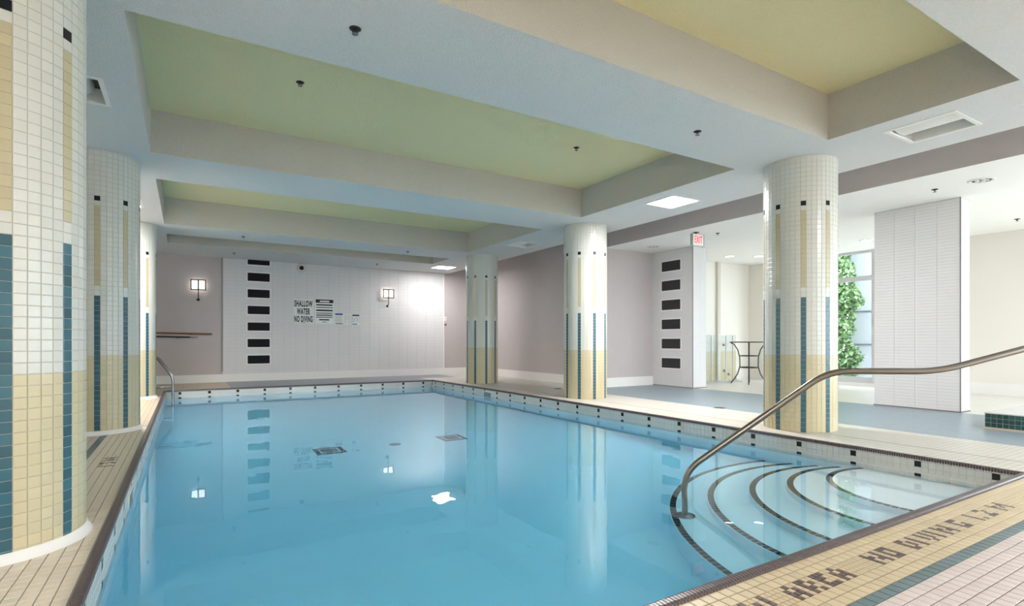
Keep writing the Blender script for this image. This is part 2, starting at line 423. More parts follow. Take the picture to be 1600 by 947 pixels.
# near deck tiles: two rows, mosaic lettering of half tiles, two rows, teal band, pink field
GLY = {'A': ['.X.', 'X.X', 'XXX', 'X.X'], 'R': ['XX.', 'X.X', 'XX.', 'X.X'], 'E': ['XXX', 'XX.', 'X..', 'XXX'], 'N': ['X..X', 'XX.X', 'X.XX', 'X..X'],
       'O': ['XXX', 'X.X', 'X.X', 'XXX'], 'D': ['XX.', 'X.X', 'X.X', 'XX.'], 'I': ['X', 'X', 'X', 'X'], 'V': ['X.X', 'X.X', 'X.X', '.X.'], 'G': ['XXX', 'X..', 'X.X', 'XXX'],
       'W': ['X...X', 'X.X.X', 'X.X.X', '.X.X.'], 'L': ['X..', 'X..', 'X..', 'XXX'], 'S': ['XXX', 'X..', '.XX', 'XXX'], 'H': ['X.X', 'XXX', 'X.X', 'X.X'],
       '1': ['X', 'X', 'X', 'X'], '.': ['.', '.', '.', 'X'], '2': ['XX.', '..X', '.X.', 'XXX'], 'M': ['X...X', 'XX.XX', 'X.X.X', 'X...X']}
LET = [('S', -33), ('H', -29), ('A', -25), ('L', -21), ('L', -17), ('O', -13), ('W', -9), ('A', 0), ('R', 4), ('E', 8), ('A', 12), ('N', 23), ('O', 28), ('D', 35), ('I', 39), ('V', 42), ('I', 46), ('N', 49), ('G', 56),
       ('1', 64), ('.', 66), ('2', 69), ('M', 76)]
dark = set()
for ch, c0 in LET:
    for r, row in enumerate(GLY[ch]):
        for k, q in enumerate(row):
            if q == 'X': dark.add((c0+k, r))
HP = TP/2; X0 = 2.235; Y0 = PY0-CW
tiles = []; nmats = [M_dbeige, M_dbrown, M_dteal, M_dpink]
i0, i1 = int((.92-X0)/TP), int((XS-.03-X0)/TP)
g = .0024
for i in range(i0, i1):
    x = X0+(i+.5)*TP
    for j in range(19):
        y = Y0-(j+.5)*TP
        if y-TP/2 < .36: continue
        mi = 0 if j < 6 else (2 if j == 6 else 3)
        if j in (2, 3) and -40 <= 2*i <= 90:
            for a in (0, 1):
                for b in (0, 1):
                    cc, rr = 2*i+a, (j-2)*2+b
                    tiles.append((Vector((X0+(cc+.5)*HP, Y0-(j+(b+.5)/2)*TP, NZ)), VX, VY, VZ, HP/2-g*.7, HP/2-g*.7, 1 if (cc, rr) in dark else 0))
        else: tiles.append((Vector((x, y, NZ)), VX, VY, VZ, TP/2-g, TP/2-g, mi))
tile_field(near_floor, tiles, nmats, .004)

# left deck tiles with teal band and the depth mark beside the pool
tiles = []; XL0 = PX0-CW
dk = set()
for ch, c0 in (('1', 0), ('.', 2), ('2', 4), ('M', 9)):
    for r, row in enumerate(GLY[ch]):
        for k, q in enumerate(row):
            if q == 'X': dk.add((r, c0+k))
for i in range(14):
    for j in range(int((8.4-Y0)/TP)):
        x = XL0-(i+.5)*TP; y = Y0+(j+.5)*TP
        if y < 2.2 and x < -1.0: continue
        col_near = any((x+.92)**2+(y-cy)**2 < .40**2 for cy in (3.95, 8.26))
        if col_near: continue
        jj = j-int((5.90-Y0)/TP)
        mi = 2 if i == 6 else (3 if i > 6 else 0)
        if i in (2, 3) and 0 <= jj <= 8:
            for a in (0, 1):
                for b in (0, 1):
                    rr, cc = (i-2)*2+a, jj*2+b
                    tiles.append((Vector((XL0-(2+(rr+.5)/2)*TP, Y0+(j+(b+.5)/2)*TP, NZ)), VX, VY, VZ, HP/2-g*.7, HP/2-g*.7, 1 if (rr, cc) in dk else 0))
        else: tiles.append((Vector((x, y, NZ)), VX, VY, VZ, TP/2-g, TP/2-g, mi))
tile_field(left_floor, tiles, [M_left, M_dbrown, M_dteal, M_dpink], .004, limit=200)

# ================================================================== swimming pool
pool = thing('swimming_pool', 'sunken rectangular swimming pool with ivory tiled rim and curved corner steps', 'pool', ((PX0+PX1)/2, (PY0+PY1)/2, 0))
b = MB(); T = .2
b.box((PX0-T, PY0-T, PFLOOR-.15), (PX1+T, PY1+T, PFLOOR))
b.build('basin_floor', M_plaster, pool)
for a, c in (((PX0-T, PY0-T), (PX0, PY1+T)), ((PX1, PY0-T), (PX1+T, PY1+T)), ((PX0, PY0-T), (PX1, PY0)), ((PX0, PY1), (PX1, PY1+T))):
    MB().box((a[0], a[1], PFLOOR-.15), (c[0], c[1], -.125)).build('basin_wall', M_plaster, pool)
# upper rim backing behind the tile band
for a, c in (((PX0-CW, PY0-CW), (PX0, PY1+CW)), ((PX1, PY0-CW), (PX1+CW, PY1+CW)), ((PX0, PY0-CW), (PX1, PY0)), ((PX0, PY1), (PX1, PY1+CW))):
    MB().box((a[0], a[1], -.125), (c[0], c[1], 0)).build('rim_backing', M_grout, pool)
# tile band: rows below the coping, accent tiles every tenth tile
PP = .0572; pt = []
def rows():
    return [(-.0105, .0175), (-.0572, PP/2), (-.1144, PP/2), (-.1716, PP/2), (-.2288, PP/2), (-.286, PP/2)]
def band(n, start, acc, place, ux, nrm):
    for i in range(n):
        for k, (z, hz) in enumerate(rows()):
            s_ = start+i*PP
            pt.append((place(s_, z), ux, VZ, nrm, PP/2-.0016, hz-.0016, 1 if (i % 10 == acc and k in (1, 3)) else 0))
ny = int((PY1-PY0)/PP)
sy = 1.762-2*PP; band(ny, sy, 2, lambda s_, z: Vector((PX1, s_, z)), VY, -VX)
band(ny, sy, 2, lambda s_, z: Vector((PX0, s_, z)), -VY, VX)
nxp = int((PX1-PX0)/PP); sx = -.12-4*PP
band(nxp, sx, 4, lambda s_, z: Vector((s_, PY1, z)), VX, -VY)
band(nxp, sx, 4, lambda s_, z: Vector((s_, PY0, z)), -VX, VY)
tile_field(pool, pt, [M_ptile, M_cblk], .004, limit=300)
# coping: bullnose cut into narrow ribs, seen as fine slots
def coping(name, p0, p1, inward):
    p0, p1 = Vector(p0), Vector(p1); d = (p1-p0); L_ = d.length; d.normalize(); inward = Vector(inward); n = int(L_/.0205); m = MB()
    prof = [(-CW, -.002), (-CW, .010), (-CW+.010, .017), (-.012, .019), (.004, .013), (.009, .002), (.006, -.012), (0, -.0285)]
    for i in range(n):
        a = p0+d*(i*L_/n+.0022); e = p0+d*((i+1)*L_/n-.0022); P = []
        for q in (a, e): P += [q+inward*u+VZ*z for u, z in prof]
        k = len(prof); fs = [(j, j+1, k+j+1, k+j) for j in range(k-1)]; fs += [tuple(range(k)), tuple(range(2*k-1, k-1, -1))]
        m.add(P, fs)
    core = [(-CW+.001, -.002), (-CW+.001, .008), (-.012, .0165), (.006, .001), (-.002, -.0285)]
    P = []
    for q in (p0, p1): P += [q+inward*u+VZ*z for u, z in core]
    k = len(core); m.add(P, [(j, j+1, k+j+1, k+j) for j in range(k-1)], 1)
    o = m.build(name, [M_coping, mat('coping_grout', (170, 160, 152), .9)], pool); o['kind'] = 'stuff'
coping('coping', (PX0, PY0-CW, 0), (PX0, PY1+CW, 0), (1, 0, 0))
coping('coping', (PX1, PY0-CW, 0), (PX1, PY1+CW, 0), (-1, 0, 0))
coping('coping', (PX0, PY0, 0), (PX1, PY0, 0), (0, 1, 0))
coping('coping', (PX0, PY1, 0), (PX1, PY1, 0), (0, -1, 0))
# curved steps in the corner, lowest first: centre, radius, depth below water
STEPS = [((5.28, 1.68), 2.32, .72), ((5.24, 1.90), 1.80, .57), ((5.34, 1.90), 1.50, .42), ((5.44, 1.98), 1.17, .27), ((5.57, 2.03), .87, .12)]
for si, ((cx, cy), r, dep) in enumerate(STEPS):
    z = WATER-dep; zb = PFLOOR if si == 0 else WATER-STEPS[si-1][2]
    a0 = PI/2-math.asin(min(1, (PX1-cx)/r)); a1 = PI+math.asin(min(1, (cy-PY0)/r))
    n = 48; arc = [(cx+r*math.cos(a0+(a1-a0)*i/n), cy+r*math.sin(a0+(a1-a0)*i/n)) for i in range(n+1)]
    arc = [(min(x, PX1), max(y, PY0)) for x, y in arc]
    m = MB(); top = [(x, y, z) for x, y in arc]+[(PX1, PY0, z)]; bot = [(x, y, zb-.02) for x, y in arc]
    m.add(top, [tuple(range(len(top)))]); m.add([(x, y, z) for x, y in arc]+bot, [(i, n+1+i, n+2+i, i+1) for i in range(n)], 0, True)
    st = m.build('step', M_plaster, pool)
    L_ = r*(a1-a0); nt_ = int(L_/.058); rr = r-.034; tlist = []
    for i in range(nt_):
        a = a0+(a1-a0)*(i+.5)/nt_; c = Vector((cx+rr*math.cos(a), cy+rr*math.sin(a), z))
        if c.x > PX1-.03 or c.y < PY0+.03: continue
        rad = Vector((math.cos(a), math.sin(a), 0)); tan = Vector((-math.sin(a), math.cos(a), 0))
        tlist.append((c, rad, tan, VZ, .027, rr*(a1-a0)/nt_/2-.0022, 0))
    tile_field(st, tlist, [M_cblk], .004, name='nosing_tile', minpx=5)
# drains on the pool floor
for x, y in ((1.66, 7.50), (3.45, 7.45)):
    d = MB().box((x-.19, y-.19, PFLOOR), (x+.19, y+.19, PFLOOR+.008)).build('drain_cover', M_drain, pool)
    f_ = MB()
    for u0, v0, u1, v1 in ((-.13, -.13, .13, -.105), (-.13, .105, .13, .13), (-.13, -.105, -.105, .105), (.105, -.105, .13, .105)):
        f_.box((x+u0, y+v0, PFLOOR+.008), (x+u1, y+v1, PFLOOR+.013))
    f_.build('drain_frame', M_drainf, d)
    for k in range(6):
        MB().box((x-.1, y-.092+k*.035, PFLOOR+.008), (x+.1, y-.08+k*.035, PFLOOR+.012)).build('grate_bar', mat('grey_grate', (130, 146, 148), .6), d)
MB().lathe((2.56, 7.45, PFLOOR), [(0, .008), (.07, .008), (.085, 0)], 20).build('floor_inlet', mat('grey_inlet', (104, 110, 122), .6), pool)
# skimmer mouths in the tile band
def skimmer(x, y0, y1, z0, z1, nx_):
    fr = MB(); e = .018; xa, xb = sorted((x, x+nx_*.010))
    for a, c in (((y0-e, z0-e), (y1+e, z0)), ((y0-e, z1), (y1+e, z1+e)), ((y0-e, z0), (y0, z1)), ((y1, z0), (y1+e, z1))):
        fr.box((xa, a[0], a[1]), (xb, c[0], c[1]))
    f_ = fr.build('skimmer_frame', M_drainf, pool)
    xa, xb = sorted((x, x+nx_*.0062))
    MB().box((xa, y0, z0), (xb, y1, z1)).build('skimmer_flap', mat('grey_flap', (132, 136, 130), .6), f_)
skimmer(PX1, 10.60, 10.94, -.21, -.07, -1)
skimmer(PX0, 4.95, 5.30, -.21, -.07, 1)

wt = MB().box((PX0-.03, PY0-.03, PFLOOR-.05), (PX1+.03, PY1+.03, WATER)).build('pool_water', M_water, origin=((PX0+PX1)/2, (PY0+PY1)/2, PFLOOR-.05))
tag(wt, 'still clear blue water filling the swimming pool', 'water')

# ================================================================== round tiled columns
CR, CN, RH = .417, 45, .0582
def column(x, y, phase, label, individual, cove=False, group='round tiled columns'):
    t = thing('tiled_column', label, 'column', (x, y, 0), group)
    MB().lathe((x, y, 0), [(CR, -.002), (CR, ZS+.01)], 90).build('core', M_grout, t)
    tiles = []; hw = PI*CR/CN-.0014
    for i in range(CN):
        a = math.radians(phase)+2*PI*i/CN; n = Vector((math.cos(a), math.sin(a), 0)); u = Vector((-math.sin(a), math.cos(a), 0))
        for k in range(58):
            z = (k+.5)*RH; hz = RH/2-.0013
            if z+RH/2 > ZS: hz = (ZS-k*RH)/2-.001; z = k*RH+hz
            if hz < .004: continue
            s_ = i % 5 == 0
            mi = 1 if k < 16 else 0
            if s_:
                if k < 28: mi = 3
                elif 30 <= k <= 45: mi = 2
                elif k == 47: mi = 4
            tiles.append((Vector((x, y, z))+n*CR, u, VZ, n, hw, hz, mi))
    tile_field(t, tiles, [M_ctile, M_cyel, M_cbei, M_cblu, M_cblk], .0035, limit=individual)
    if cove:
        MB().lathe((x, y, 0), [(CR+.004, .05), (CR+.012, .045), (CR+.018, .022), (CR+.034, .006), (CR+.038, 0)], 90).build('cove_base', M_white, t)
    return t
YC = (3.95, 8.26, 12.57)
column(-.92, YC[0], 11.5, 'round ivory tiled column with teal stripes beside the pool edge with the dark coping and white cove base, farthest from the wall with the poles', 300, True)
column(-.92, YC[1], 34.6, 'round tiled column on the ladder side of the pool, middle one of its row', 300, True)
column(-.92, YC[2], 34.0, 'round tiled column right beside the steel pool ladder', 0, True)
column(6.70, YC[0], 16.0, 'round tiled column beside the curved pool steps, facing the white rectangular pillar', 300)
column(6.70, YC[1], 15.5, 'round tiled column between the blue floor and the pool, middle one of its row', 0)
column(6.70, YC[2], 17.8, 'round tiled column near the corner of the taupe wall and the white tiled wall', 0)

# ================================================================== rectangular pillars in the hall
def pillar(x0, x1, y0, y1, label, panels=()):
    t = thing('tiled_pillar', label, 'pillar', ((x0+x1)/2, (y0+y1)/2, 0))
    MB().box((x0, y0, 0), (x1, y1, ZR)).build('core', mat('pillar_grout', (186, 182, 180), .9), t)
    m = MB(); rh = .05; n = int(ZR/rh); wl = .30
    for k in range(n+1):
        z0 = k*rh; z1 = min(ZR, z0+rh)
        if z1-z0 < .01: continue
        c = (z0+z1)/2; hz = (z1-z0)/2-.0012
        q = max(1, round((y1-y0)/wl)); w_ = (y1-y0)/q
        for i in range(q):
            for xx, nn in ((x0, -VX), (x1, VX)):
                m.tile((xx, y0+(i+.5)*w_, c), VY*(1 if nn.x > 0 else -1), VZ, nn, w_/2-.0008, hz, .004, 0, bev=.001)
        q = max(1, round((x1-x0)/wl)); w_ = (x1-x0)/q
        for i in range(q):
            for yy, nn in ((y0, -VY), (y1, VY)):
                m.tile((x0+(i+.5)*w_, yy, c), VX*(1 if nn.y < 0 else -1), VZ, nn, w_/2-.0008, hz, .004, 0, bev=.001)
    o = m.build('small_tiles', [M_wtile], t); o['kind'] = 'stuff'
    MB().cyl((x0-.002, y0-.002, 0), (x0-.002, y0-.002, ZR), .009, 8).build('corner_trim', mat('grey_corner_trim', (120, 112, 108), .5), t)
    MB().box((x0-.012, y0-.012, 0), (x1+.012, y1+.012, .018)).build('base_joint', mat('grey_joint', (128, 118, 116), .8), t)
    for z in panels:
        p = MB().box((x0-.014, 8.83, z-.118), (x0-.002, 9.41, z+.118)).build('dark_panel', M_charcoal, t)
        fr = MB(); e = .03
        for a, c in (((8.83-e, z-.118-e), (9.41+e, z-.118)), ((8.83-e, z+.118), (9.41+e, z+.118+e)), ((8.83-e, z-.118), (8.83, z+.118)), ((9.41, z-.118), (9.41+e, z+.118))):
            fr.box((x0-.010, a[0], a[1]), (x0-.002, c[0], c[1]))
        fr.build('panel_border', M_white, p)
    return t
pillar(10.06, 10.52, 8.47, 9.72, 'white tiled wall pillar with six stacked charcoal panels', [.565+.472*k for k in range(6)])
pillar(10.15, 10.48, 3.46, 4.66, 'plain white tiled rectangular pillar standing on the blue floor')

# ================================================================== window wall and outside
def window(name, y0, y1, mull):
    z0, z1 = .06, ZR; x = XT
    f_ = MB()
    f_.box((x+.02, y0, z0), (x+.12, y1, z0+.13)); f_.box((x+.02, y0, z1-.06), (x+.12, y1, z1))
    for y in (y0, y1-.07): f_.box((x+.02, y, z0), (x+.12, y+.07, z1))
    o = struct(f_, name, M_alu)
    MB().box((x-.012, y0, 0), (x+.02, y1, z0+.02)).build('window_sill', M_white, o)
    for y in mull:
        MB().box((x+.0, y-.045, z0), (x+.13, y+.045, z1)).build('mullion', M_alu, o)
    MB().box((x+.01, y0, 2.58), (x+.125, y1, 2.69)).build('transom', M_alu, o)
    ed = [y0+.05]+list(mull)+[y1-.05]
    for a, c in zip(ed[:-1], ed[1:]):
        for za, zc in ((z0+.13, 2.58), (2.69, z1-.06)):
            MB().box((x+.065, a+.03, za), (x+.073, c-.03, zc)).build('pane', M_glass, o)
            if za < 1: MB().box((x+.06, a+.03, za), (x+.09, c-.03, za+.03)).build('glazing_bead', M_alu, o)
    return o
window('window_1', 4.85, 9.0, (6.50,))
window('window_added', -3.5, 2.3, (-1.6, .35))  # unseen window, added to bring more daylight into the room
def window_near(name, x0, x1, mull):
    z0, z1, y = .06, 3.28, YN-.1; f_ = MB()
    f_.box((x0, y-.05, z0), (x1, y+.05, z0+.1)); f_.box((x0, y-.05, z1-.06), (x1, y+.05, z1))
    for x in (x0, x1-.07): f_.box((x, y-.05, z0), (x+.07, y+.05, z1))
    o = struct(f_, name, M_alu); ed = [x0+.05]+list(mull)+[x1-.05]
    for x in mull: MB().box((x-.04, y-.06, z0), (x+.04, y+.06, z1)).build('mullion', M_alu, o)
    MB().box((x0, y-.055, 2.58), (x1, y+.055, 2.68)).build('transom', M_alu, o)
    for a, c in zip(ed[:-1], ed[1:]):
        for za, zc in ((z0+.1, 2.58), (2.68, z1-.06)): MB().box((a+.03, y-.004, za), (c-.03, y+.004, zc)).build('pane', M_glass, o)
window_near('window_3', 5.0, 7.2, (6.1,))
window_near('window_4', 8.7, 13.8, (10.4, 12.1))
# outside ground, pale building, ivy
g_ = MB().box((XT+.25, -25, -.1), (40, 40, -.02)).box((-20, -25, -.1), (XT+.25, YN-.2, -.02)).build('ground_outside', M_ground); g_['kind'] = 'structure'
bd = thing('building', 'pale rendered building wall with dark joints outside the window', 'building', (18.2, 7.2, 0))
MB().box((18.2, 2.5, -.02), (18.6, 9.12, 7)).build('wall', M_render, bd)
for z in (.98, 2.02, 3.1, 4.2):
    MB().box((18.17, 2.5, z), (18.2, 9.12, z+.035)).build('joint', mat('dark_joint', (110, 112, 120), .7), bd)
def ivy(label, c, hx, hy, h, n, name='climbing_ivy'):
    t = thing(name, label, 'ivy', (c[0], c[1], 0))
    tr = MB()
    for k in range(4):
        yy = c[1]+random.uniform(-hy*.6, hy*.6)
        tr.tube([(c[0], yy, -.02), (c[0]+.04, yy+.1, h*.35), (c[0], yy-.1, h*.8)], [.04, .03, .015], 8)
    tr.build('stem', M_bark, t)
    m = MB()
    for i in range(n):
        p = Vector((c[0]+random.gauss(0, hx), c[1]+random.uniform(-hy, hy), random.uniform(0, h)))
        bulge = .3*math.sin(p.z*3.1+c[1])+.2*math.sin(p.z*7.3); p.y += bulge*.4
        u = Vector((random.gauss(0, 1), random.gauss(0, 1), random.gauss(0, 1))).normalized(); v = u.cross(Vector((random.gauss(0, 1), random.gauss(0, 1), random.gauss(0, 1)))).normalized()
        s_ = random.uniform(.05, .10)
        m.add([p-u*s_, p+v*s_*.6, p+u*s_, p-v*s_*.6], [(0, 1, 2, 3)], random.choice((0, 0, 1)))
    o = m.build('foliage', [M_leaf, M_leaf2], t); o['kind'] = 'stuff'
ivy('tall leafy green ivy screen beside the pale building outside the window', (17.25, 9.86), .14, 1.4, 6.5, 22000)

# ================================================================== steps handrail
DR = Vector((.77, -.64, 0)).normalized(); P0 = Vector((3.66, 3.15, 0)); ZB = WATER-STEPS[0][2]
rail = thing('handrail', 'brushed steel handrail rising from the curved pool steps to the deck', 'handrail', (P0.x, P0.y, ZB))
def rp(s_, z): return P0+DR*s_+VZ*z
path = bent([rp(-.01, ZB), rp(-.02, -.02), rp(1.13, .852), rp(1.95, .857), rp(3.05, 1.185), rp(3.62, 1.185), rp(3.72, -.0)], .17, 9)
MB().tube(path, .0255, 20).build('rail', M_steel, rail)
for s_, z in ((-.01, ZB), (3.72, 0)):
    MB().lathe(rp(s_, z), [(.028, .03), (.034, .03), (.04, .014), (.082, .010), (.085, 0)], 24).build('flange', M_steel, rail)

# ================================================================== pool ladder
LY = (12.98, 13.46)
lad = thing('pool_ladder', 'steel pool ladder hooked over the pool edge beside a tiled column', 'ladder', (-.6, sum(LY)/2, 0))
for y in LY:
    pts = bent([(-.72, y, 0), (-.72, y, .74), (-.52, y, .78), (-.235, y, .36), (-.235, y, -.95)], .12, 8)
    MB().tube(pts, .021, 14).build('side_rail', M_chrome, lad)
    MB().lathe((-.72, y, 0), [(.022, .02), (.05, .015), (.055, 0)], 18).build('flange', M_chrome, lad)
    MB().cyl((-.372, y, -.62), (-.235, y, -.62), .016, 12).build('wall_bumper', M_white, lad)
    MB().lathe((-.235, y, -.2), [(.021, -.02), (.034, -.015), (.034, .03), (.021, .035)], 14).build('collar', M_white, lad)
for z in (-.32, -.58, -.84):
    MB().box((-.275, LY[0], z-.012), (-.195, LY[1], z+.012)).build('tread', M_drainf, lad)
MB().cyl((-.72, LY[0], .16), (-.235, LY[0], .16), .017, 12).build('brace', M_chrome, lad)

# ================================================================== back wall fittings
def sconce(x, label):
    y = YB-.006; z0, z1 = 2.43, 2.71; hw = .175
    t = thing('wall_sconce', label, 'wall lamp', (x, y, 2.17))
    yd = y-.06
    MB().box((x-hw+.02, yd-.05, z0+.02), (x+hw-.02, yd+.03, z1-.02)).build('glass_shade', M_sconce, t)
    fr = MB(); q = .028
    for a, c in (((x-hw, z0), (x+hw, z0+q)), ((x-hw, z1-q), (x+hw, z1)), ((x-hw, z0), (x-hw+q, z1)), ((x+hw-q, z0), (x+hw, z1)), ((x-.016, z0), (x+.016, z1))):
        fr.box((a[0], yd-.07, a[1]), (c[0], yd-.045, c[1]))
    fr.build('frame', M_dark, t)
    MB().tube(bent([(x, yd-.058, z0), (x, yd-.058, 2.26), (x, y, 2.19)], .05), .011, 10).build('arm', M_dark, t)
    MB().lathe((x, y, 2.19), [(0, -.02), (.032, -.016), (.036, 0)], 18, axis='y').build('wall_plate', M_dark, t)
sconce(.27, 'lit square wall sconce on the taupe wall above the poles')
sconce(5.37, 'lit square wall sconce on the white tiled wall')
YW = YB-.006
pole = thing('reaching_pole', 'brown wooden pole hung level on the taupe wall, upper of the two', 'pole', (-.6, YB, 1.3), 'poles on the taupe wall')
MB().tube([(-1.9, YB-.05, 1.33), (.58, YB-.05, 1.285)], .022, 12).build('shaft', M_wood, pole)
for x in (-1.5, .1): MB().tube([(x, YB, 1.27), (x, YB-.05, 1.265), (x, YB-.085, 1.30)], .008, 8).build('hook', M_dark, pole)
p2 = thing('rescue_pole', 'dark pole with a pale metal tip hung on the taupe wall, lower of the two', 'pole', (-.6, YB, 1.2), 'poles on the taupe wall')
MB().tube([(-1.9, YB-.05, 1.235), (.08, YB-.05, 1.203)], .019, 12).build('shaft', M_dark, p2)
MB().tube([(.08, YB-.05, 1.203), (.2, YB-.05, 1.20), (.27, YB-.06, 1.205)], [.016, .012, .009], 10).build('tip', M_chrome, p2)
for x in (-1.5, -.2): MB().tube([(x, YB, 1.17), (x, YB-.05, 1.17), (x, YB-.08, 1.205)], .008, 8).build('hook', M_black, p2)
def board(name, label, x0, x1, z0, z1, cat='sign', m=M_signw):
    t = thing(name, label, cat, ((x0+x1)/2, YW, z0))
    MB().box((x0, YW-.008, z0), (x1, YW, z1)).build('board', m, t); return t
YF = YW-.009
s1 = board('warning_sign', 'white sign reading SHALLOW WATER NO DIVING in heavy black capitals', 2.62, 3.16, 1.61, 2.32)
for txt, z, wd in (('SHALLOW', 2.18, .50), ('WATER', 1.955, .36), ('NO DIVING', 1.735, .50)):
    o = text_mesh(txt, .25, 'lettering', M_ink, s1, (0, 0, 0), (1, 0, 0), (0, 0, 1), 1, .010, .001, spacing=1.16)
    xs = [v.co.x for v in o.data.vertices]; k = wd/(max(xs)-min(xs)); mid = (max(xs)+min(xs))/2
    zs = [v.co.z for v in o.data.vertices]; zm = (max(zs)+min(zs))/2; kz = .185/(max(zs)-min(zs)); lo = wloc(s1)
    for v in o.data.vertices:
        v.co.x = (v.co.x-mid)*k+2.89-lo.x; v.co.z = (v.co.z-zm)*kz+z-lo.z; v.co.y += YF-v.co.y-lo.y if False else (YF-lo.y+lo.y)
MB().box((2.84, YF-.001, 1.622), (2.94, YF+.001, 1.634)).build('printed_line', M_inkg, s1)
s2 = board('rules_sign', 'white pool rules sign with black header bar and many printed lines', 3.21, 3.74, 1.61, 2.34)
h_ = MB().box((3.225, YF-.001, 2.22), (3.725, YF+.001, 2.32)).build('header_bar', M_ink, s2)
MB().box((3.34, YF-.002, 2.245), (3.61, YF, 2.285)).build('header_title', M_signw, h_)
for i, (z, a, c, t_) in enumerate(((2.16, 3.24, 3.70, .040), (2.085, 3.24, 3.72, .022), (2.00, 3.24, 3.71, .045), (1.92, 3.24, 3.71, .022), (1.86, 3.24, 3.70, .030), (1.80, 3.24, 3.70, .022), (1.725, 3.32, 3.61, .035), (1.66, 3.40, 3.54, .015))):
    MB().box((a, YF-.001, z-t_/2), (c, YF+.001, z+t_/2)).build('printed_line', M_ink, s2)
s3 = board('notice', 'small white notice with blue heading beside the pool rules sign', 3.76, 4.02, 1.585, 1.94)
MB().box((3.78, YF-.001, 1.875), (4.0, YF+.001, 1.925)).build('heading', M_inkb, s3)
for z in (1.83, 1.79, 1.75, 1.71, 1.67): MB().box((3.785, YF-.001, z-.005), (3.98, YF+.001, z+.005)).build('printed_line', M_inkg, s3)
MB().box((3.79, YF-.001, 1.605), (4.0, YF+.001, 1.63)).build('footer', M_inkb, s3)
s4 = board('notice', 'pale plain notice with faint grey lines between the two blue headed notices', 4.035, 4.24, 1.60, 1.91)
for z in (1.87, 1.83, 1.79, 1.75, 1.70, 1.66):
    MB().box((4.05, YF-.001, z-.004), (4.11+.03*((z*100) % 2), YF+.001, z+.004)).build('printed_line', M_inkg, s4)
    MB().box((4.15, YF-.001, z-.004), (4.225, YF+.001, z+.004)).build('printed_line', M_inkg, s4)
s5 = board('notice', 'small white notice with dark blue heading and a diagram, nearest the sconce', 4.265, 4.515, 1.585, 1.915)
MB().box((4.285, YF-.001, 1.855), (4.495, YF+.001, 1.90)).build('heading', mat('navy_ink', (44, 46, 92), .6), s5)
MB().tube([(4.33, YF, 1.68), (4.36, YF, 1.78), (4.42, YF, 1.82), (4.44, YF, 1.74), (4.40, YF, 1.68)], .006, 6).build('diagram', M_inkb, s5)
for q in (4.29, 4.48): MB().box((q, YF-.001, 1.65), (q+.008, YF+.001, 1.84)).build('printed_line', M_inkb, s5)
MB().box((4.285, YF-.001, 1.60), (4.43, YF+.001, 1.625)).build('footer', M_inkb, s5)
cd = thing('security_camera', 'white dome security camera with black lens on the white tiled wall', 'camera', (2.82, YW, 3.21))
MB().lathe((2.82, YW, 3.21), [(.115, 0), (.115, -.02), (.10, -.04), (.075, -.055)], 28, axis='y').build('housing', M_white, cd)
MB().lathe((2.835, YW, 3.195), [(.06, -.045), (.055, -.075), (.035, -.095), (0, -.105)], 24, axis='y').build('lens_dome', M_black, cd)
MB().lathe((2.82, YW, 3.21), [(.118, -.001), (.122, -.006), (.118, -.012)], 28, axis='y').build('base_ring', mat('grey_ring', (110, 112, 110), .5), cd)
ws = thing('light_switch', 'white switch plate above a small dark box at the end of the white wall', 'switch', (7.34, YB, 1.62))
MB().box((7.30, YB-.02, 1.78), (7.38, YB-.001, 1.90)).build('plate', M_white, ws)
MB().box((7.325, YB-.028, 1.82), (7.355, YB-.02, 1.86)).build('toggle', M_signg, ws)
MB().box((7.30, YB-.03, 1.62), (7.38, YB-.001, 1.67)).build('key_box', mat('grey_box', (90, 88, 92), .5), ws)

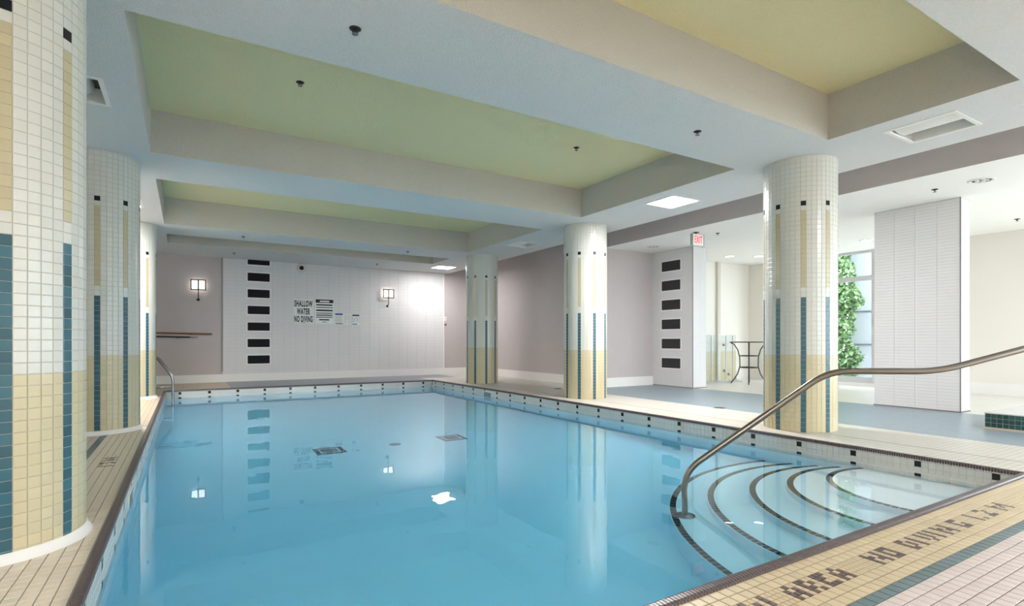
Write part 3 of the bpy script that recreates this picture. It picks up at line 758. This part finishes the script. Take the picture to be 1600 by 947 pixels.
# ================================================================== ceiling fittings
LN = {0: 'above the column by the curved steps', 1: 'over the deck between the curved-step column and the middle column', 2: 'over the deck between the middle column and the corner column', 3: 'in the corner by the white tiled wall',
      4: 'over the ladder side deck before its first column', 5: 'over the ladder side deck between its first two columns', 6: 'over the ladder side deck behind its middle column', 7: 'in the corner above the hung poles',
      8: 'over the pink deck by the glazed wall', 9: 'over the ladder side deck far from the poles'}
for i, (x, y) in enumerate(LIGHTS):
    lit = (x, y) in LITSET
    t = thing('ceiling_light', ('lit' if lit else 'unlit')+' square recessed ceiling light '+LN[i], 'ceiling light', (x, y, ZS), 'recessed ceiling lights')
    fr = MB(); a, e = HL, .028
    for u0, v0, u1, v1 in ((-a-.01, -a-.01, a+.01, -a+e), (-a-.01, a-e, a+.01, a+.01), (-a-.01, -a+e, -a+e, a-e), (a-e, -a+e, a+.01, a-e)):
        fr.box((x+u0, y+v0, ZS-.006), (x+u1, y+v1, ZS+.012))
    fr.build('frame', M_white, t)
    MB().box((x-a, y-a, ZS+.16), (x+a, y+a, ZS+.19)).build('back_plate', M_reflector, t)
    sd = MB(); c_ = a-.002
    for k in (-1, 1):
        sd.box((x+k*c_-.003, y-c_, ZS), (x+k*c_+.003, y+c_, ZS+.17)); sd.box((x-c_, y+k*c_-.003, ZS), (x+c_, y+k*c_+.003, ZS+.17))
    sd.build('housing', M_reflector, t)
    if lit:
        MB().box((x-a+e, y-a+e, ZS-.001), (x+a-e, y+a-e, ZS+.006)).build('diffuser', M_lit, t)
        l = bpy.data.lights.new('lamp', 'AREA'); l.shape = 'SQUARE'; l.size = .54; l.energy = LAMPW if y < 14 else LAMPW*.33; l.color = (1, .985, .98)
        lo = bpy.data.objects.new('lamp', l); COL.objects.link(lo); lo.parent = t; lo.location = (0, 0, -.004)
    else:
        n = 16; m = MB(); b0, b1 = x-.275, x+.19; P = []
        for k in range(n+1):
            q = PI*k/n; P.append(((b0+b1)/2-math.cos(q)*(b1-b0)/2, ZS+.125-.11*math.sin(q)))
        for k in range(n):
            (xa, za), (xb, zb) = P[k], P[k+1]
            m.add([(xa, y-.275, za), (xb, y-.275, zb), (xb, y+.275, zb), (xa, y+.275, za)], [(0, 1, 2, 3)], 0, True)
        for yy in (y-.275, y+.275): m.add([(px, yy, pz) for px, pz in P], [tuple(range(n+1))])
        m.build('lamp_basket', M_white, t)
        MB().box((x+.2, y-.275, ZS+.13), (x+.28, y+.275, ZS+.135)).build('air_slot', mat('dark_slot', (70, 70, 68), .8), t)
def sprinkler(x, y, z, label):
    t = thing('sprinkler', label, 'sprinkler', (x, y, z), 'ceiling sprinklers')
    MB().lathe((x, y, z), [(.042, 0), (.042, -.004), (.022, -.012), (.012, -.013)], 18).build('escutcheon', M_black, t)
    b_ = MB(); b_.cyl((x, y, z), (x, y, z-.018), .011, 10)
    for k in (-1, 1): b_.tube([(x+k*.008, y, z-.016), (x+k*.018, y, z-.027), (x, y, z-.038)], .004, 6)
    b_.build('body', M_dark, t)
    MB().lathe((x, y, z-.04), [(0, .003), (.024, .002), (.024, 0), (0, 0)], 14).build('deflector', M_chrome, t)
for x, y, z, l in ((1.035, 3.87, ZS, 'on the wide beam before the olive recess, ladder side'), (4.67, 3.87, ZS, 'on the wide beam before the olive recess, steps column side'),
                   (1.035, 6.04, ZT, 'in the first full olive recess, ladder side'), (4.74, 6.04, ZT, 'in the first full olive recess, column row side'),
                   (1.045, 12.8, ZS, 'on the last beam before the white tiled wall, ladder side'), (4.73, 12.8, ZS, 'on the last beam before the white tiled wall, corner column side'),
                   (1.045, 15.33, ZS, 'on the soffit against the white tiled wall above the black panels'), (4.73, 15.33, ZS, 'on the soffit against the white tiled wall near the sconce'),
                   (9.32, 3.48, ZR, 'on the white hall ceiling before the plain pillar'), (12.85, 3.55, ZR, 'on the white hall ceiling near the cream far wall'), (9.3, 7.2, ZR, 'on the white hall ceiling beside the exit sign')):
    sprinkler(x, y, z, 'small dark sprinkler head '+l)
def round_fixture(x, y, lit, label, cat, name):
    t = thing(name, label, cat, (x, y, ZR))
    R_ = .15
    MB().lathe((x, y, ZR), [(R_, 0), (R_, -.006), (R_-.012, -.012), (R_-.035, -.010), (R_-.04, -.002)], 32).build('trim_ring', M_white, t)
    if lit: MB().lathe((x, y, ZR), [(R_-.03, -.003), (0, -.003)], 32, smooth=False).build('lamp', M_downlit, t)
    else:
        MB().lathe((x, y, ZR), [(R_-.03, -.002), (0, -.002)], 32, smooth=False).build('grille', M_dark, t)
        for k in range(5):
            a = 2*PI*k/5; MB().lathe((x+.055*math.cos(a), y+.055*math.sin(a), ZR), [(.03, -.003), (.024, -.010), (0, -.011)], 12).build('vent_disc', M_white, t)
round_fixture(9.34, 2.95, False, 'round white ceiling speaker with dark grille above the plain pillar', 'speaker', 'ceiling_speaker')
round_fixture(9.33, 9.0, False, 'round white ceiling speaker with dark grille by the pillar with charcoal panels', 'speaker', 'ceiling_speaker')
for x, y, l in ((12.1, 9.0, 'above the glass fence'), (12.74, 8.6, 'above the round table'), (12.74, 6.0, 'in front of the window'), (12.74, 2.2, 'by the cream far wall')):
    round_fixture(x, y, True, 'round lit downlight in the white hall ceiling '+l, 'downlight', 'downlight')
# exit sign
ex = thing('exit_sign', 'white EXIT sign with red letters hanging from the hall ceiling', 'sign', (8.9, 7.38, ZR))
MB().box((8.74, 7.355, 3.045), (9.06, 7.405, 3.27)).build('housing', M_signw, ex)
MB().box((8.725, 7.35, 3.04), (8.745, 7.41, 3.275)).build('side_cap', M_signg, ex)
MB().box((9.055, 7.35, 3.04), (9.075, 7.41, 3.275)).build('side_cap', M_signg, ex)
MB().lathe((8.86, 7.38, 3.27), [(.012, 0), (.012, .025), (.06, .03), (.06, .04)], 16).build('canopy', M_black, ex)
text_mesh('EXIT', .21, 'lettering', M_red, ex, (8.90, 7.352, 3.155), (1, 0, 0), (0, 0, 1), .56, .0, .002)

# ================================================================== hall furniture
# bar table
tc_ = (12.42, 8.66)
tb = thing('bar_table', 'tall round glass-topped bar table on a curved black metal frame', 'table', (*tc_, 0))
MB().lathe((*tc_, 0), [(0, 1.065), (.455, 1.065), (.46, 1.072), (.455, 1.08), (0, 1.08)], 40).build('tabletop', mat('dark_table_glass', (60, 62, 64), .1), tb)
MB().lathe((*tc_, 0), [(.455, 1.06), (.468, 1.064), (.468, 1.082), (.455, 1.086)], 40).build('rim', M_black, tb)
for k in range(4):
    a = math.radians(214+90*k); u = Vector((math.cos(a), math.sin(a), 0)); c = Vector((*tc_, 0)); prof = [(.44, 1.06), (.36, 1.02), (.27, .88), (.22, .68), (.215, .45), (.27, .25), (.36, .1), (.44, .0)]
    MB().tube([c+u*r+VZ*z for r, z in prof], .014, 10).build('leg', M_black, tb)
for z in (.72, .42):
    MB().tube([Vector((tc_[0]+.225*math.cos(2*PI*k/32), tc_[1]+.225*math.sin(2*PI*k/32), z)) for k in range(33)], .012, 8).build('ring', M_black, tb)
# glass fence
gf = thing('glass_fence', 'low clear glass fence with slim steel posts by the hall wall', 'fence', (11.9, 9.2, 0))
gx = (11.36, 11.64, 12.22, 12.50)
for x in gx: MB().box((x-.011, 9.189, 0), (x+.011, 9.211, 1.24)).build('post', mat('grey_post', (196, 198, 198), .4, .2), gf)
for a, c in zip(gx[:-1], gx[1:]): MB().box((a+.02, 9.195, .05), (c-.02, 9.205, 1.26)).build('pane', M_glass, gf)
for x, z in ((12.1, 1.0), (12.12, .32), (12.30, .22)): MB().lathe((x, 9.19, z), [(0, -.03), (.03, -.028), (.035, 0)], 14, axis='y').build('knob', M_steel, gf)
MB().box((11.3, 9.10, 0), (12.78, 9.30, .03)).build('kerb', mat('grey_kerb', (176, 174, 170), .6), gf)
# tiled wainscot behind the fence
wh = bpy.data.objects['wall_hall']; m = MB()
for i in range(28):
    for k in range(22):
        x = 11.9+(i+.5)*.058; z = (k+.5)*.058
        m.tile((x, 9.85, z), VX, VZ, -VY, .0275, .0275, .004, 0 if k > 13 else 1, bev=.001)
o = m.build('small_tiles', [M_ctile, M_cyel], wh); o['kind'] = 'stuff'
struct(MB().box((12.64, 9.78, 0), (12.76, 9.85, ZR)), 'trim_3', mat('beige_pilaster', (206, 200, 186), .7))
# low tiled platform
BX0, BX1, BY0, BY1, BH = 8.60, 11.4, -2.2, 2.68, .205
pf = thing('tiled_platform', 'low platform with grey top and dark green tiled sides on the blue floor', 'platform', ((BX0+BX1)/2, (BY0+BY1)/2, 0))
MB().box((BX0, BY0, 0), (BX1, BY1, BH-.012)).build('core', M_grout, pf)
MB().box((BX0-.006, BY0-.006, BH-.012), (BX1+.006, BY1+.006, BH)).build('top_slab', M_greytop, pf)
MB().box((BX0-.02, BY0-.02, 0), (BX1+.02, BY1+.02, .022)).build('base_strip', mat('tan_base_strip', (188, 172, 150), .6), pf)
bt = []
for k in range(3):
    z = .022+(k+.5)*.0565
    for i in range(int((BY1-BY0)/.0572)): bt.append((Vector((BX0, BY1-(i+.5)*.0572, z)), -VY, VZ, -VX, .0265, .0262, 0))
    for i in range(int((BX1-BX0)/.0572)): bt.append((Vector((BX0+(i+.5)*.0572, BY1, z)), -VX, VZ, VY, .0265, .0262, 0))
tile_field(pf, bt, [M_green], .004, minpx=6)

# floor drains in the deck
for x, y, l in ((7.50, 5.77, 'on the blue floor beside the column by the curved steps'), (7.35, 10.05, 'on the deck along the taupe wall')):
    t = thing('floor_drain', 'small dark round floor drain '+l, 'drain', (x, y, 0), 'deck floor drains')
    MB().lathe((x, y, 0), [(.10, 0), (.10, .003), (.085, .004)], 24).build('rim', M_steel, t)
    MB().lathe((x, y, 0), [(.085, .002), (0, .002)], 24, smooth=False).build('grate', M_drain, t)
